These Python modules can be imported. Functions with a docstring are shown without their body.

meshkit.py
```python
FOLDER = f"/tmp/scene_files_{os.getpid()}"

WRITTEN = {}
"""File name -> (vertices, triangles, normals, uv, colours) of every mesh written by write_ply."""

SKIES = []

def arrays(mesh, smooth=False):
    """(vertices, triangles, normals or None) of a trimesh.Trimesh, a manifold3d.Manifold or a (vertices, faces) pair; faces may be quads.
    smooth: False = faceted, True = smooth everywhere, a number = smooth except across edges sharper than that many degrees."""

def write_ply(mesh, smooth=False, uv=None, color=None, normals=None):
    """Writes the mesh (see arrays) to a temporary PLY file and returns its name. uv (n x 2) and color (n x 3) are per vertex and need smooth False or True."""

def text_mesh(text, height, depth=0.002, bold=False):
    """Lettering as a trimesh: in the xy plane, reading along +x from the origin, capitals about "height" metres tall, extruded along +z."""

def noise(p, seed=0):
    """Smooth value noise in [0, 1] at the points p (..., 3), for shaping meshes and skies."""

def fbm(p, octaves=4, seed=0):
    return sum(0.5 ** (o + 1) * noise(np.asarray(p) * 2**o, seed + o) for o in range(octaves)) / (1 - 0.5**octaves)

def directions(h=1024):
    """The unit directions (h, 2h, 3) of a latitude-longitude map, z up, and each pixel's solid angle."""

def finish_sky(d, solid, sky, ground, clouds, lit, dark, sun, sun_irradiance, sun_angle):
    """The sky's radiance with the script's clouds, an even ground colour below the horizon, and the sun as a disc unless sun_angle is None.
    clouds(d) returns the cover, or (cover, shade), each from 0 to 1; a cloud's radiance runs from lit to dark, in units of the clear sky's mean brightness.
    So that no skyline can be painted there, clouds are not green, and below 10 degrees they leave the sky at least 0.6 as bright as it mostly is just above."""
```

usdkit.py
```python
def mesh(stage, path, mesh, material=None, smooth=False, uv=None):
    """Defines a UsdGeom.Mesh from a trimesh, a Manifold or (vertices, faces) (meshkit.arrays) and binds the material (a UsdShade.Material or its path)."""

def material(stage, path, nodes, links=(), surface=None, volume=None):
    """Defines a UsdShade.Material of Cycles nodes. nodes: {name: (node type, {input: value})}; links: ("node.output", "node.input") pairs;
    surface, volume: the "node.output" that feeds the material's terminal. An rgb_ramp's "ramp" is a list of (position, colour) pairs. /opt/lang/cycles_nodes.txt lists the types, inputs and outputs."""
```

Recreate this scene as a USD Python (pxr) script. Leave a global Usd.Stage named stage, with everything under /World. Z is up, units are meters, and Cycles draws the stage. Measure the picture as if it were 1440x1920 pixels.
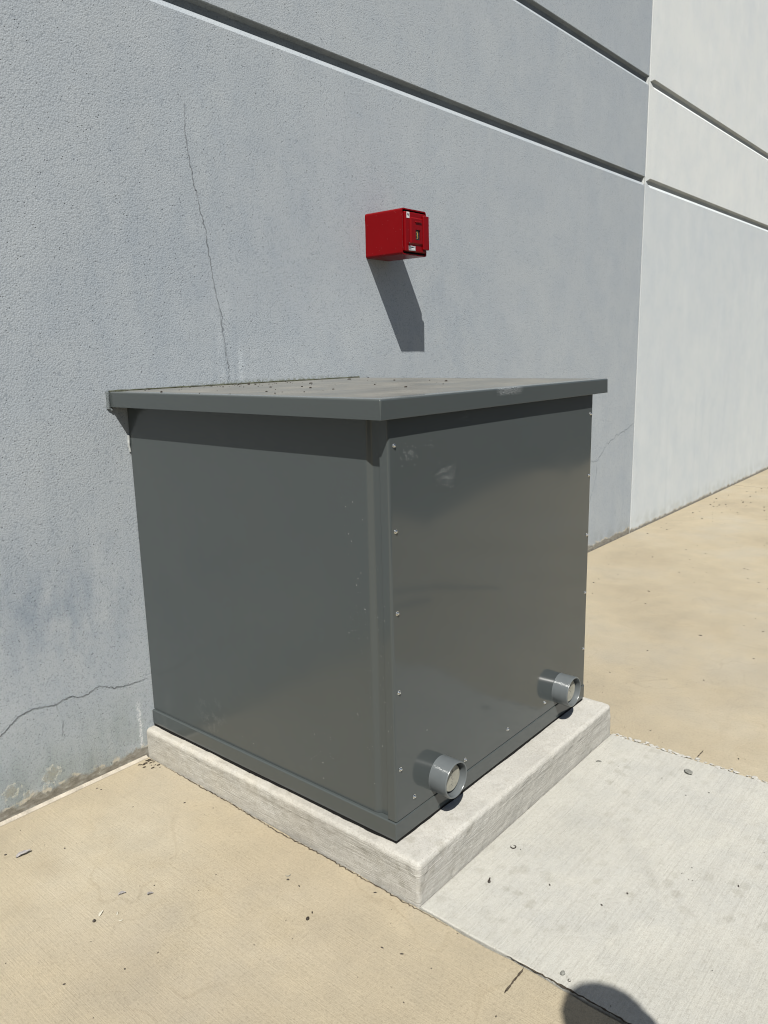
import math, random
import numpy as np, trimesh
import manifold3d as m3
import usdkit, meshkit
from shapely.geometry import Polygon
from pxr import Usd, UsdGeom, UsdLux, UsdShade, Sdf, Gf

random.seed(7)
rng = np.random.default_rng(7)
stage = Usd.Stage.CreateInMemory()
UsdGeom.SetStageUpAxis(stage, UsdGeom.Tokens.z)
UsdGeom.SetStageMetersPerUnit(stage, 1.0)
world = UsdGeom.Xform.Define(stage, '/World')
stage.SetDefaultPrim(world.GetPrim())
UsdGeom.Scope.Define(stage, '/World/Looks')

# ------------------------------------------------------------------ camera, sky, sun, exposure
CAM = np.array([-1.4798, -2.4659, 1.5]); YAW, PITCH, ROLL, F_PX = 0.8624, -0.2046, -0.0233, 1435.8
FW = np.array([math.sin(YAW) * math.cos(PITCH), math.cos(YAW) * math.cos(PITCH), math.sin(PITCH)])
_r = np.array([math.cos(YAW), -math.sin(YAW), 0.0]); _u = np.cross(_r, FW)
RT = _r * math.cos(ROLL) + _u * math.sin(ROLL); UP = -_r * math.sin(ROLL) + _u * math.cos(ROLL)
cam = UsdGeom.Camera.Define(stage, '/World/camera')
cam.AddTransformOp().Set(Gf.Matrix4d(*RT, 0, *UP, 0, *(-FW), 0, *CAM, 1))
cam.CreateHorizontalApertureAttr(27.0); cam.CreateVerticalApertureAttr(36.0)
cam.CreateFocalLengthAttr(27.0 * F_PX / 1440); cam.CreateClippingRangeAttr(Gf.Vec2f(0.02, 2000))
cam.CreateExposureAttr(0.74)

SUN = np.array([-0.2465, -0.2195, 0.43]); SUN /= np.linalg.norm(SUN)     # towards the sun
SUN_ELEV, SUN_ROT = math.asin(SUN[2]), math.atan2(SUN[0], SUN[1])
SKY_STRENGTH, SUN_INT = 0.05, 1.25
sky_mat = usdkit.material(stage, '/World/Looks/sky', {
    's': ('sky_texture', {'sky_type': 'single_scattering', 'sun_disc': False, 'sun_elevation': SUN_ELEV, 'sun_rotation': SUN_ROT,
                          'altitude': 50.0, 'air_density': 1.0, 'aerosol_density': 1.2, 'ozone_density': 1.0}),
    'b': ('background_shader', {'strength': SKY_STRENGTH})}, [('s.color', 'b.color')], surface='b.background')
dome = UsdLux.DomeLight.Define(stage, '/World/sky')
UsdShade.MaterialBindingAPI.Apply(dome.GetPrim()).Bind(sky_mat)
dome.GetPrim().SetCustomDataByKey('kind', 'structure')
sun = UsdLux.DistantLight.Define(stage, '/World/sun')
sun.CreateNormalizeAttr(True); sun.CreateIntensityAttr(SUN_INT); sun.CreateAngleAttr(0.53); sun.CreateColorAttr(Gf.Vec3f(1.0, 0.97, 0.915))
_z = SUN; _x = np.cross([0, 0, 1.0], _z); _x /= np.linalg.norm(_x); _y = np.cross(_z, _x)
sun.AddTransformOp().Set(Gf.Matrix4d(*_x, 0, *_y, 0, *_z, 0, 0, 0, 30, 1))

# ------------------------------------------------------------------ helpers
used = {}
def numbered(parent, name):
    k = (parent, name); n = used.get(k, 0); used[k] = n + 1
    return f'{parent}/{name}' + (f'_{n:03d}' if n else '')

def tag(o, label=None, cat=None, group=None, kind=None):
    p = o.GetPrim() if hasattr(o, 'GetPrim') else o
    for k, v in (('label', label), ('category', cat), ('group', group), ('kind', kind)):
        if v: p.SetCustomDataByKey(k, v)
    return o

def obj(name, mesh, mat, parent=None, smooth=30, label=None, uv=None):
    pp = str(parent.GetPath()) if parent is not None else '/World'
    o = usdkit.mesh(stage, numbered(pp, name), mesh, mat, smooth=smooth)
    if label: tag(o, label)
    return o

def thing(name, label, cat, group=None):
    return tag(UsdGeom.Xform.Define(stage, numbered('/World', name)), label, cat, group)

def cat(*ms):
    return trimesh.util.concatenate([m for m in ms])

def tm(man):
    m = man.to_mesh(); return trimesh.Trimesh(m.vert_properties[:, :3], m.tri_verts, process=False)

def rbox(lo, hi, r, seg=16):
    lo, hi = np.array(lo, float) + r, np.array(hi, float) - r
    s = m3.Manifold.sphere(r, seg)
    pts = [s.translate((x, y, z)) for x in (lo[0], hi[0]) for y in (lo[1], hi[1]) for z in (lo[2], hi[2])]
    return tm(m3.Manifold.batch_hull(pts))

def box(lo, hi):
    lo, hi = np.array(lo, float), np.array(hi, float)
    return trimesh.creation.box(hi - lo, trimesh.transformations.translation_matrix((lo + hi) / 2))

def shear_y(mesh, a):                      # z rises by a per metre away from the wall
    mesh.vertices[:, 2] += a * -mesh.vertices[:, 1]; return mesh

def grid_faces(n, m, close_n=False):
    i, j = np.meshgrid(np.arange(n - 1 + close_n), np.arange(m - 1), indexing='ij')
    a = i * m + j; b = ((i + 1) % n) * m + j
    return np.concatenate([np.stack([a, b, b + 1], -1).reshape(-1, 3), np.stack([a, b + 1, a + 1], -1).reshape(-1, 3)])

def shell(path, zs, thick, disp=None):
    """A bent sheet: path (n,2) in xy, outward side to the right of its direction; a closed thin solid."""
    path = np.array(path, float); t = np.gradient(path, axis=0); t /= np.linalg.norm(t, axis=1)[:, None]
    nr = np.stack([t[:, 1], -t[:, 0]], 1)
    n, m = len(path), len(zs)
    def layer(off):
        P = np.zeros((n, m, 3)); P[..., :2] = (path + nr * off)[:, None]; P[..., 2] = np.array(zs)[None]
        if disp is not None:
            d = disp(P); P[..., :2] += nr[:, None] * d[..., None]
        return P.reshape(-1, 3)
    V = np.vstack([layer(0), layer(-thick)]); f = grid_faces(n, m); N = n * m
    F = [f, f[:, ::-1] + N]
    def strip(ids):
        a, b = ids[:-1], ids[1:]
        F.append(np.stack([a, b + N, b], -1)); F.append(np.stack([a, a + N, b + N], -1))
    idx = np.arange(N).reshape(n, m)
    strip(idx[:, 0]); strip(idx[::-1, -1]); strip(idx[0, ::-1]); strip(idx[-1])
    mesh = trimesh.Trimesh(V, np.vstack(F), process=False); mesh.fix_normals(); return mesh

def ribbon(pts, width, jitter=0.0, step=0.01, axis='wall', off=0.0012, seed=0, taper=True):
    """A thin crack strip on the wall (points x, z) or ground (points x, y)."""
    pts = np.array(pts, float); d = np.r_[0, np.cumsum(np.linalg.norm(np.diff(pts, axis=0), axis=1))]
    s = np.linspace(0, d[-1], max(3, int(d[-1] / step))); P = np.stack([np.interp(s, d, pts[:, k]) for k in (0, 1)], 1)
    r = np.random.default_rng(seed); P += np.cumsum(r.normal(0, jitter, P.shape), 0) * 0.3 + r.normal(0, jitter, P.shape)
    t = np.gradient(P, axis=0); t /= np.linalg.norm(t, axis=1)[:, None] + 1e-9
    n = np.stack([-t[:, 1], t[:, 0]], 1)
    w = width * (0.55 + 0.9 * r.random(len(s)))
    if taper: w *= np.minimum(1, 6 * np.minimum(s, d[-1] - s) / d[-1] + 0.25)
    L, R = P + n * w[:, None] / 2, P - n * w[:, None] / 2
    if axis == 'wall': v = lambda q: np.stack([q[:, 0], np.full(len(q), -off), q[:, 1]], 1)
    else: v = lambda q: np.stack([q[:, 0], q[:, 1], np.full(len(q), off)], 1)
    V = np.vstack([v(L), v(R)]); k = len(s); i = np.arange(k - 1)
    F = np.vstack([np.stack([i, i + 1, i + k], 1), np.stack([i + 1, i + 1 + k, i + k], 1)])
    m = trimesh.Trimesh(V, F, process=False)
    want = np.array([0, -1, 0]) if axis == 'wall' else np.array([0, 0, 1])
    if (m.face_normals @ want).mean() < 0: m.invert()
    return m

ALB = 0.60          # overall reflectance: weathered paint and old concrete
class G:
    """A small graph builder: g('noise_texture', vector='n0.vector', scale=3) returns the node's name."""
    def __init__(self): self.n, self.l = {}, []
    def __call__(self, kind, **kw):
        name = f'n{len(self.n)}'; vals = {}
        for k, v in kw.items():
            if isinstance(v, str) and v.split('.')[0] in self.n: self.l.append((v, f'{name}.{k}'))
            else: vals[k] = v
        self.n[name] = (kind, vals); return name
    def pos(self): 
        if not hasattr(self, 'p'): self.p = self('geometry') + '.position'
        return self.p
    def xyz(self):
        if not hasattr(self, 'x'): self.x = self('separate_xyz', vector=self.pos())
        return self.x
    def map(self, scale): return self('mapping', vector=self.pos(), scale=scale) + '.vector'
    def noise(self, scale, detail=3, rough=0.5, vec=None, dist=0.0):
        return self('noise_texture', vector=vec or self.pos(), scale=scale, detail=detail, roughness=rough, distortion=dist) + '.fac'
    def rng(self, v, a, b, c=0.0, d=1.0): return self('map_range', value=v, from_min=a, from_max=b, to_min=c, to_max=d, clamp=True) + '.result'
    def math(self, t, a, b=0.5): return self('math', math_type=t, value1=a, value2=b) + '.value'
    def mul(self, a, b): return self.math('multiply', a, b)
    def mix(self, f, a, b, t='mix'): return self('mix_color', blend_type=t, fac=f, a=a, b=b) + '.result'
    def ramp(self, f, stops): return self('rgb_ramp', fac=f, ramp=stops) + '.color'
    def near(self, p, r0, r1):             # 1 within r0 of p, 0 beyond r1
        d = self('vector_math', math_type='distance', vector1=self.pos(), vector2=p) + '.value'
        return self.rng(d, r0, r1, 1.0, 0.0)
    def bump(self, h, dist, strength=1.0, normal=None):
        kw = dict(height=h, distance=dist, strength=strength)
        if normal: kw['normal'] = normal
        return self('bump', **kw) + '.normal'
    def done(self, name, **kw):
        if not kw.get('metallic'): kw['base_color'] = self.mix(1.0, kw['base_color'], (ALB, ALB, ALB), 'multiply')
        b = self('principled_bsdf', **kw)
        return usdkit.material(stage, f'/World/Looks/{name}', self.n, self.l, surface=b + '.BSDF')

def plain(name, col, rough=0.5, spec=0.5, metallic=0.0, var=0.12, scale=40, bump=0.0):
    g = G(); n = g.noise(scale, 4)
    c = g.ramp(n, [(0.3, [x * (1 - var) for x in col]), (0.7, [min(1, x * (1 + var)) for x in col])])
    kw = dict(base_color=c, roughness=rough, specular_ior_level=spec, metallic=metallic)
    if bump: kw['normal'] = g.bump(g.noise(scale * 6, 3), bump)
    return g.done(name, **kw)

# ------------------------------------------------------------------ materials
def wall_paint(name, col, grime, seed_shift=0.0, pits=1.0, two_tone=None, gs=1.0):
    g = G(); x = g.xyz()
    base = tuple(col)
    if two_tone is not None:                # lower band of the panel painted another colour
        zb = g.rng(x + '.z', 2.715, 2.72)
        base = g.mix(zb, tuple(two_tone), base)
    big = g.noise(1.1, 5, 0.55, g.map((1, 1, 0.8)))
    c = g.mix(g.rng(big, 0.3, 0.7), base, (1.06, 1.05, 1.03), 'multiply')
    c = g.mix(g.rng(g.noise(4.5, 5, 0.65), 0.42, 0.66, 0.0, 0.6), c, (0.89, 0.915, 0.95), 'multiply')
    c = g.mix(g.rng(g.noise(1.0, 4, 0.6, g.map((5, 1, 2.2))), 0.5, 0.66, 0.0, 0.5), c, (1.07, 1.065, 1.06), 'multiply')
    # vertical run marks
    run = g.noise(1.0, 3, 0.5, g.map((9, 1, 0.7)))
    c = g.mix(g.mul(g.rng(run, 0.55, 0.72), g.rng(x + '.z', 0.1, 2.3, 0.45, 0.08)), c, (0.86, 0.88, 0.9), 'multiply')
    # grain and pinholes
    vg = g('voronoi_texture', vector=g.map((1, 1, 1)), scale=170.0, feature='f1') + '.distance'
    grain = g.math('add', g.mul(g.noise(260, 1, 0.5), 0.55), g.mul(vg, 0.45))
    c = g.mix(g.rng(grain, 0.57, 0.70, 0.0, 0.5 * gs), c, (0.5, 0.53, 0.57), 'multiply')
    c = g.mix(g.rng(grain, 0.34, 0.5, 0.4 * gs, 0.0), c, (1.2, 1.19, 1.18), 'multiply')
    vo = g('voronoi_texture', vector=g.pos(), scale=75.0, feature='f1')
    pin = g.mul(g.rng(vo + '.distance', 0.10, 0.2, 1.0, 0.0), g.rng(g.noise(31, 2), 0.5, 0.56))
    c = g.mix(g.mul(pin, 0.62 * pits), c, (0.13, 0.14, 0.15))
    if grime:
        for p, r0, r1, k in (((-0.26, 0, 0.60), 0.05, 0.36, 0.85), ((-0.45, 0, 0.72), 0.02, 0.34, 0.7), ((-0.10, 0, 0.85), 0.0, 0.3, 0.4), ((0.55, 0, 2.15), 0.1, 0.7, 0.3), ((1.9, 0, 1.75), 0.1, 0.6, 0.35), ((0.1, 0, 1.75), 0.1, 0.5, 0.3)):
            m = g.mul(g.mul(g.near(p, r0, r1), g.rng(g.noise(5.0, 5, 0.65, g.map((1.6, 1, 0.7))), 0.42, 0.62)), k)
            c = g.mix(m, c, (0.74, 0.785, 0.84), 'multiply')
        for p, r, k in (((0.345, 0, 2.33), 0.10, 0.55), ((0.39, 0, 1.98), 0.10, 0.35), ((0.45, 0, 1.68), 0.10, 0.5), ((0.40, 0, 1.46), 0.12, 0.5), ((0.56, 0, 1.47), 0.12, 0.5), ((2.0, 0, 1.6), 0.3, 0.3), ((0.9, 0, 1.5), 0.2, 0.3)):
            c = g.mix(g.mul(g.mul(g.near(p, 0.0, r), g.rng(g.noise(22, 4, 0.65), 0.46, 0.62)), k), c, (1.22, 1.21, 1.19), 'multiply')
        # damp, yellowish lower zone left of the enclosure
        low = g.mul(g.rng(x + '.z', 0.12, 0.36, 1.0, 0.0), g.rng(x + '.x', -0.1, 0.05, 1.0, 0.0))
        c = g.mix(g.mul(low, g.rng(g.noise(7, 5, 0.6), 0.35, 0.65, 0.25, 0.95)), c, (0.80, 0.815, 0.755), 'multiply')
        c = g.mix(g.mul(low, g.rng(g.noise(3, 4, 0.6, g.map((6, 1, 1))), 0.45, 0.65, 0.0, 0.6)), c, (0.80, 0.83, 0.84), 'multiply')
        # crusty efflorescence patches near the ground
        for p, r in (((-0.405, 0, 0.095), 0.036), ((-0.545, 0, 0.095), 0.03), ((-0.487, 0, 0.055), 0.022), ((-0.43, 0, 0.05), 0.016)):
            d = g('vector_math', math_type='distance', vector1=g.pos(), vector2=p) + '.value'
            dn = g.math('add', d, g.rng(g.noise(45, 4, 0.65), 0.2, 0.8, -0.022, 0.022))
            c = g.mix(g.mul(g.rng(dn, r * 0.5, r * 0.75, 0.7, 0.0), g.rng(g.noise(80, 4, 0.6), 0.36, 0.6, 0.3, 1.0)), c, (0.36, 0.34, 0.26))
            ring = g.mul(g.rng(dn, r * 0.62, r * 0.78), g.rng(dn, r * 0.8, r * 1.0, 1.0, 0.0))
            c = g.mix(g.mul(ring, g.rng(g.noise(60, 4, 0.6), 0.42, 0.56, 0.0, 0.8)), c, (0.66, 0.64, 0.54))
        # white salt run beside the enclosure
        sx = g.math('add', x + '.x', g.rng(g.noise(40, 4), 0.2, 0.8, -0.012, 0.012))
        st = g.mul(g.mul(g.rng(sx, -0.064, -0.056), g.rng(sx, -0.05, -0.042, 1.0, 0.0)), g.mul(g.rng(x + '.z', 0.02, 0.05), g.rng(x + '.z', 0.2, 0.25, 1.0, 0.0)))
        st = g.mul(st, g.rng(g.noise(150, 3, 0.6), 0.4, 0.56))
        c = g.mix(g.mul(st, 0.8), c, (0.74, 0.76, 0.76))
        for xa, za, zb, w_, k, col in ((0.535, 1.40, 1.58, 0.016, 0.75, (1.28, 1.27, 1.25)), (0.44, 1.41, 1.66, 0.014, 0.6, (1.22, 1.21, 1.2)), (0.468, 1.39, 1.56, 0.010, 0.7, (0.72, 0.75, 0.78)), (0.505, 1.39, 1.46, 0.008, 0.6, (0.70, 0.73, 0.75))):
            dx = g.math('absolute', g.math('subtract', sx, xa))
            mk = g.mul(g.rng(dx, w_ * 0.3, w_, 1.0, 0.0), g.mul(g.rng(x + '.z', za - 0.02, za + 0.02), g.rng(x + '.z', zb - 0.08, zb, 1.0, 0.0)))
            c = g.mix(g.mul(g.mul(mk, k), g.rng(g.noise(30, 4, 0.65), 0.35, 0.6, 0.25, 1.0)), c, col, 'multiply')
        # stained halo round the long crack and above the lid
        cr = g.mul(g.near((0.47, 0, 1.45), 0.0, 0.22), g.rng(g.noise(9, 4, 0.6, g.map((2, 1, 0.5))), 0.42, 0.6))
        c = g.mix(g.mul(cr, 0.4), c, (0.74, 0.78, 0.82), 'multiply')
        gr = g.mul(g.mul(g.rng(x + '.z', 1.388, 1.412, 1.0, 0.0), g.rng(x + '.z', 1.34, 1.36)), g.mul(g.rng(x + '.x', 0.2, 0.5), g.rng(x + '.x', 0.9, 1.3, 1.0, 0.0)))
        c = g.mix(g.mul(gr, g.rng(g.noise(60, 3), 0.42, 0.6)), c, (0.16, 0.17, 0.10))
    # shade of the grooves painted into the colour, darker above the lower lip
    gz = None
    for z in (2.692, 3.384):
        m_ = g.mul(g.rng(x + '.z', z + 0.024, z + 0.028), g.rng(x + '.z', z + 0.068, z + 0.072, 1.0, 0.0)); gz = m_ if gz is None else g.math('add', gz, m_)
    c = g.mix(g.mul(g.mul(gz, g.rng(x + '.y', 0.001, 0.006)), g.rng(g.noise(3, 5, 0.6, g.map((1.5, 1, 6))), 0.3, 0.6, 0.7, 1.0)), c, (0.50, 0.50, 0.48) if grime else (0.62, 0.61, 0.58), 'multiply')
    # dirty foot of the wall: bare brown band with flaking paint edge
    edge = g.math('add', x + '.z', g.rng(g.noise(14, 5, 0.65), 0.25, 0.75, -0.022, 0.022))
    foot = 0.035 if grime else 0.012
    fc = g.ramp(g.noise(24, 6, 0.7, g.map((1, 1, 3))), [(0.32, (0.15, 0.13, 0.10)), (0.5, (0.26, 0.235, 0.19)), (0.62, (0.36, 0.35, 0.30)), (0.70, (0.56, 0.53, 0.45))])
    c = g.mix(g.rng(edge, foot, foot + 0.014, 0.92, 0.0), c, fc)
    fl = g.mul(g.mul(g.rng(edge, foot + 0.002, foot + 0.008), g.rng(edge, foot + 0.014, foot + 0.022, 1.0, 0.0)), g.rng(g.noise(33, 4), 0.46, 0.56))
    c = g.mix(g.mul(fl, 0.75), c, (0.62, 0.56, 0.44))
    c = g.mix(g.mul(g.rng(x + '.z', 0.06, 0.16, 0.5, 0.0), g.rng(g.noise(11, 5), 0.4, 0.6)), c, (0.78, 0.76, 0.70), 'multiply')
    h = g.math('subtract', g.mul(g.noise(90, 1, 0.5), 0.2), g.mul(grain, 0.9))
    h = g.math('subtract', h, g.mul(pin, 0.9))
    return g.done(name, base_color=c, roughness=0.75, specular_ior_level=0.3, normal=g.bump(h, 0.0029 * (0.35 + 0.65 * gs), 0.6))

BLUE, WARM, PALE = (0.420, 0.458, 0.486), (0.765, 0.79, 0.775), (0.64, 0.678, 0.69)
M = {}
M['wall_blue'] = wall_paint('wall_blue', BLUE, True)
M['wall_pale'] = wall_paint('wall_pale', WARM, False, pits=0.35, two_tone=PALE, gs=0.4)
M['joint'] = plain('joint_sealant', (0.70, 0.72, 0.70), 0.7, 0.3, bump=0.004, scale=60)
M['crack'] = plain('crack_dark', (0.225, 0.245, 0.26), 0.9, 0.1, var=0.4, scale=30)
M['crack_soft'] = plain('crack_soft', (0.345, 0.38, 0.405), 0.9, 0.1, var=0.35, scale=25)
M['sealant'] = plain('floor_sealant', (0.52, 0.47, 0.385), 0.8, 0.2, var=0.2, scale=25, bump=0.004)

def concrete(name, stops, axis, speck=0.5, streak=0.3, blotch=0.0, grain_amt=0.35, flecks=(0.16, 0.14, 0.10), warm=None, bump=0.004, mott=0.5, tide=False):
    g = G()
    c = g.ramp(g.noise(1.25, 6, 0.6), stops)
    if warm:
        for p, r, k, col in warm:
            c = g.mix(g.mul(g.mul(g.near(p, r * 0.15, r), g.rng(g.noise(4, 5, 0.6), 0.3, 0.65)), k), c, col)
    c = g.mix(g.rng(g.noise(7, 6, 0.68), 0.42, 0.66, 0.0, mott), c, (0.87, 0.885, 0.91), 'multiply')
    c = g.mix(g.rng(g.noise(3.2, 6, 0.7, dist=0.6), 0.54, 0.68, 0.0, mott * 0.6), c, (1.13, 1.12, 1.09), 'multiply')
    if tide:                                # tide lines of dried puddles and pale scuffs
        nt = g.noise(1.7, 3, 0.5, dist=0.4)
        for lv, w, k in ((0.47, 0.010, 0.5), (0.545, 0.008, 0.4)):
            band = g.mul(g.rng(nt, lv - w, lv), g.rng(nt, lv, lv + w * 0.35, 1.0, 0.0))
            c = g.mix(g.mul(g.mul(band, k), g.rng(g.noise(5, 3), 0.4, 0.6)), c, (0.80, 0.78, 0.75), 'multiply')
        inner = g.mul(g.rng(nt, 0.47, 0.5), g.rng(nt, 0.6, 0.7, 1.0, 0.0))
        c = g.mix(g.mul(inner, 0.35), c, (0.93, 0.935, 0.95), 'multiply')
        sf = g.rng(g.noise(1.0, 4, 0.6, g.map((9, 2.2, 1)), 0.8), 0.6, 0.7)
        c = g.mix(g.mul(sf, 0.35), c, (1.12, 1.12, 1.12), 'multiply')
        big = g.noise(0.9, 4, 0.6)
        c = g.mix(g.rng(big, 0.35, 0.65, 0.0, 0.6), c, (0.90, 0.89, 0.885), 'multiply')
    sc = {'y': (260, 7, 1), 'x': (7, 260, 200), 'pad': (5, 5, 420)}[axis]
    st = g.noise(1.0, 3, 0.6, g.map(sc)); st2 = g.noise(1.0, 2, 0.5, g.map((sc[0] * 0.22, sc[1] * 0.3, sc[2] * 0.22)))
    c = g.mix(g.rng(st, 0.33, 0.52, streak, 0.0), c, (0.72, 0.71, 0.69), 'multiply')
    c = g.mix(g.rng(st2, 0.36, 0.52, streak * 0.7, 0.0), c, (0.84, 0.83, 0.82), 'multiply')
    gr = g.noise(330, 3, 0.65)
    c = g.mix(g.rng(gr, 0.3, 0.5, grain_amt, 0.0), c, (0.68, 0.66, 0.63), 'multiply')
    c = g.mix(g.rng(gr, 0.56, 0.74, 0.0, grain_amt), c, (1.2, 1.2, 1.18), 'multiply')
    g2 = g.noise(125, 3, 0.7)
    c = g.mix(g.rng(g2, 0.34, 0.48, grain_amt * 0.62, 0.0), c, (0.70, 0.68, 0.65), 'multiply')
    c = g.mix(g.rng(g2, 0.55, 0.70, 0.0, grain_amt * 0.6), c, (1.16, 1.16, 1.15), 'multiply')
    if blotch:
        vb = g('voronoi_texture', vector=g.map((1, 1.25, 1)), scale=17.0, feature='smooth_f1', smoothness=0.35)
        dd = g.math('add', vb + '.distance', g.rng(g.noise(55, 4, 0.6), 0.2, 0.8, -0.16, 0.16))
        mk = g.mul(g.rng(dd, 0.2, 0.38, 1.0, 0.0), g.rng(g.noise(2.6, 3), 0.4, 0.62))
        c = g.mix(g.mul(mk, blotch), c, (0.70, 0.69, 0.645), 'multiply')
    vo = g('voronoi_texture', vector=g.pos(), scale=58.0, feature='f1', randomness=1.0)
    rs = g('separate_color', color=vo + '.color') + '.r'
    sp = g.mul(g.rng(vo + '.distance', 0.05, 0.11, 1.0, 0.0), g.rng(rs, 0.88, 0.93))
    c = g.mix(g.mul(sp, speck), c, flecks)
    h = g.math('add', g.mul(st, 0.55), g.math('add', g.mul(gr, 0.4), g.mul(g.noise(60, 4, 0.6), 0.45)))
    return g.done(name, base_color=c, roughness=0.88, specular_ior_level=0.25, normal=g.bump(h, bump, 0.6))

TAN = [(0.34, (0.435, 0.373, 0.262)), (0.5, (0.495, 0.428, 0.302)), (0.64, (0.49, 0.438, 0.332))]
WARMS = [((-0.12, -0.75, 0), 0.75, 0.55, (0.49, 0.405, 0.265)), ((1.7, -1.2, 0), 0.8, 0.5, (0.49, 0.425, 0.30)), ((-0.35, -0.35, 0), 0.35, 0.5, (0.55, 0.49, 0.36)),
         ((2.2, -1.4, 0), 0.9, 0.4, (0.43, 0.395, 0.32)), ((-0.55, -0.95, 0), 0.7, 0.5, (0.43, 0.385, 0.305)), ((-0.45, -0.45, 0), 0.45, 0.6, (0.60, 0.55, 0.43)), ((-0.3, -1.05, 0), 0.3, 0.4, (0.57, 0.51, 0.39)), ((1.55, -1.75, 0), 0.5, 0.5, (0.57, 0.51, 0.385)), ((3.4, -0.4, 0), 1.8, 0.5, (0.49, 0.43, 0.31))]
M['tan'] = concrete('tan_concrete', TAN, 'y', 0.55, 0.13, warm=WARMS, grain_amt=0.75, mott=0.6, tide=True)
M['patch'] = concrete('pale_concrete', [(0.3, (0.495, 0.485, 0.43)), (0.5, (0.55, 0.54, 0.485)), (0.7, (0.53, 0.525, 0.48))], 'x', 0.4, 0.30, blotch=0.48, grain_amt=0.6, mott=0.6)
M['pad'] = concrete('pad_concrete', [(0.3, (0.50, 0.485, 0.435)), (0.5, (0.57, 0.555, 0.505)), (0.7, (0.62, 0.605, 0.555))], 'pad', 0.5, 0.2, blotch=0.45, bump=0.007, grain_amt=0.7, mott=0.35,
                    warm=[((-0.04, -0.3, 0.06), 0.75, 0.6, (0.53, 0.475, 0.365)), ((-0.04, -1.0, 0.03), 0.4, 0.4, (0.42, 0.39, 0.34))])
M['asphalt'] = concrete('asphalt', [(0.3, (0.045, 0.046, 0.048)), (0.7, (0.06, 0.06, 0.06))], 'y', 0.2, 0.1, flecks=(0.2, 0.2, 0.2))
M['dark_streak'] = plain('dark_streak', (0.20, 0.18, 0.15), 0.9, 0.2, var=0.4, scale=30)
M['joint_dirt'] = plain('joint_dirt', (0.10, 0.082, 0.06), 0.95, 0.1, var=0.5, scale=60, bump=0.004)

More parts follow.
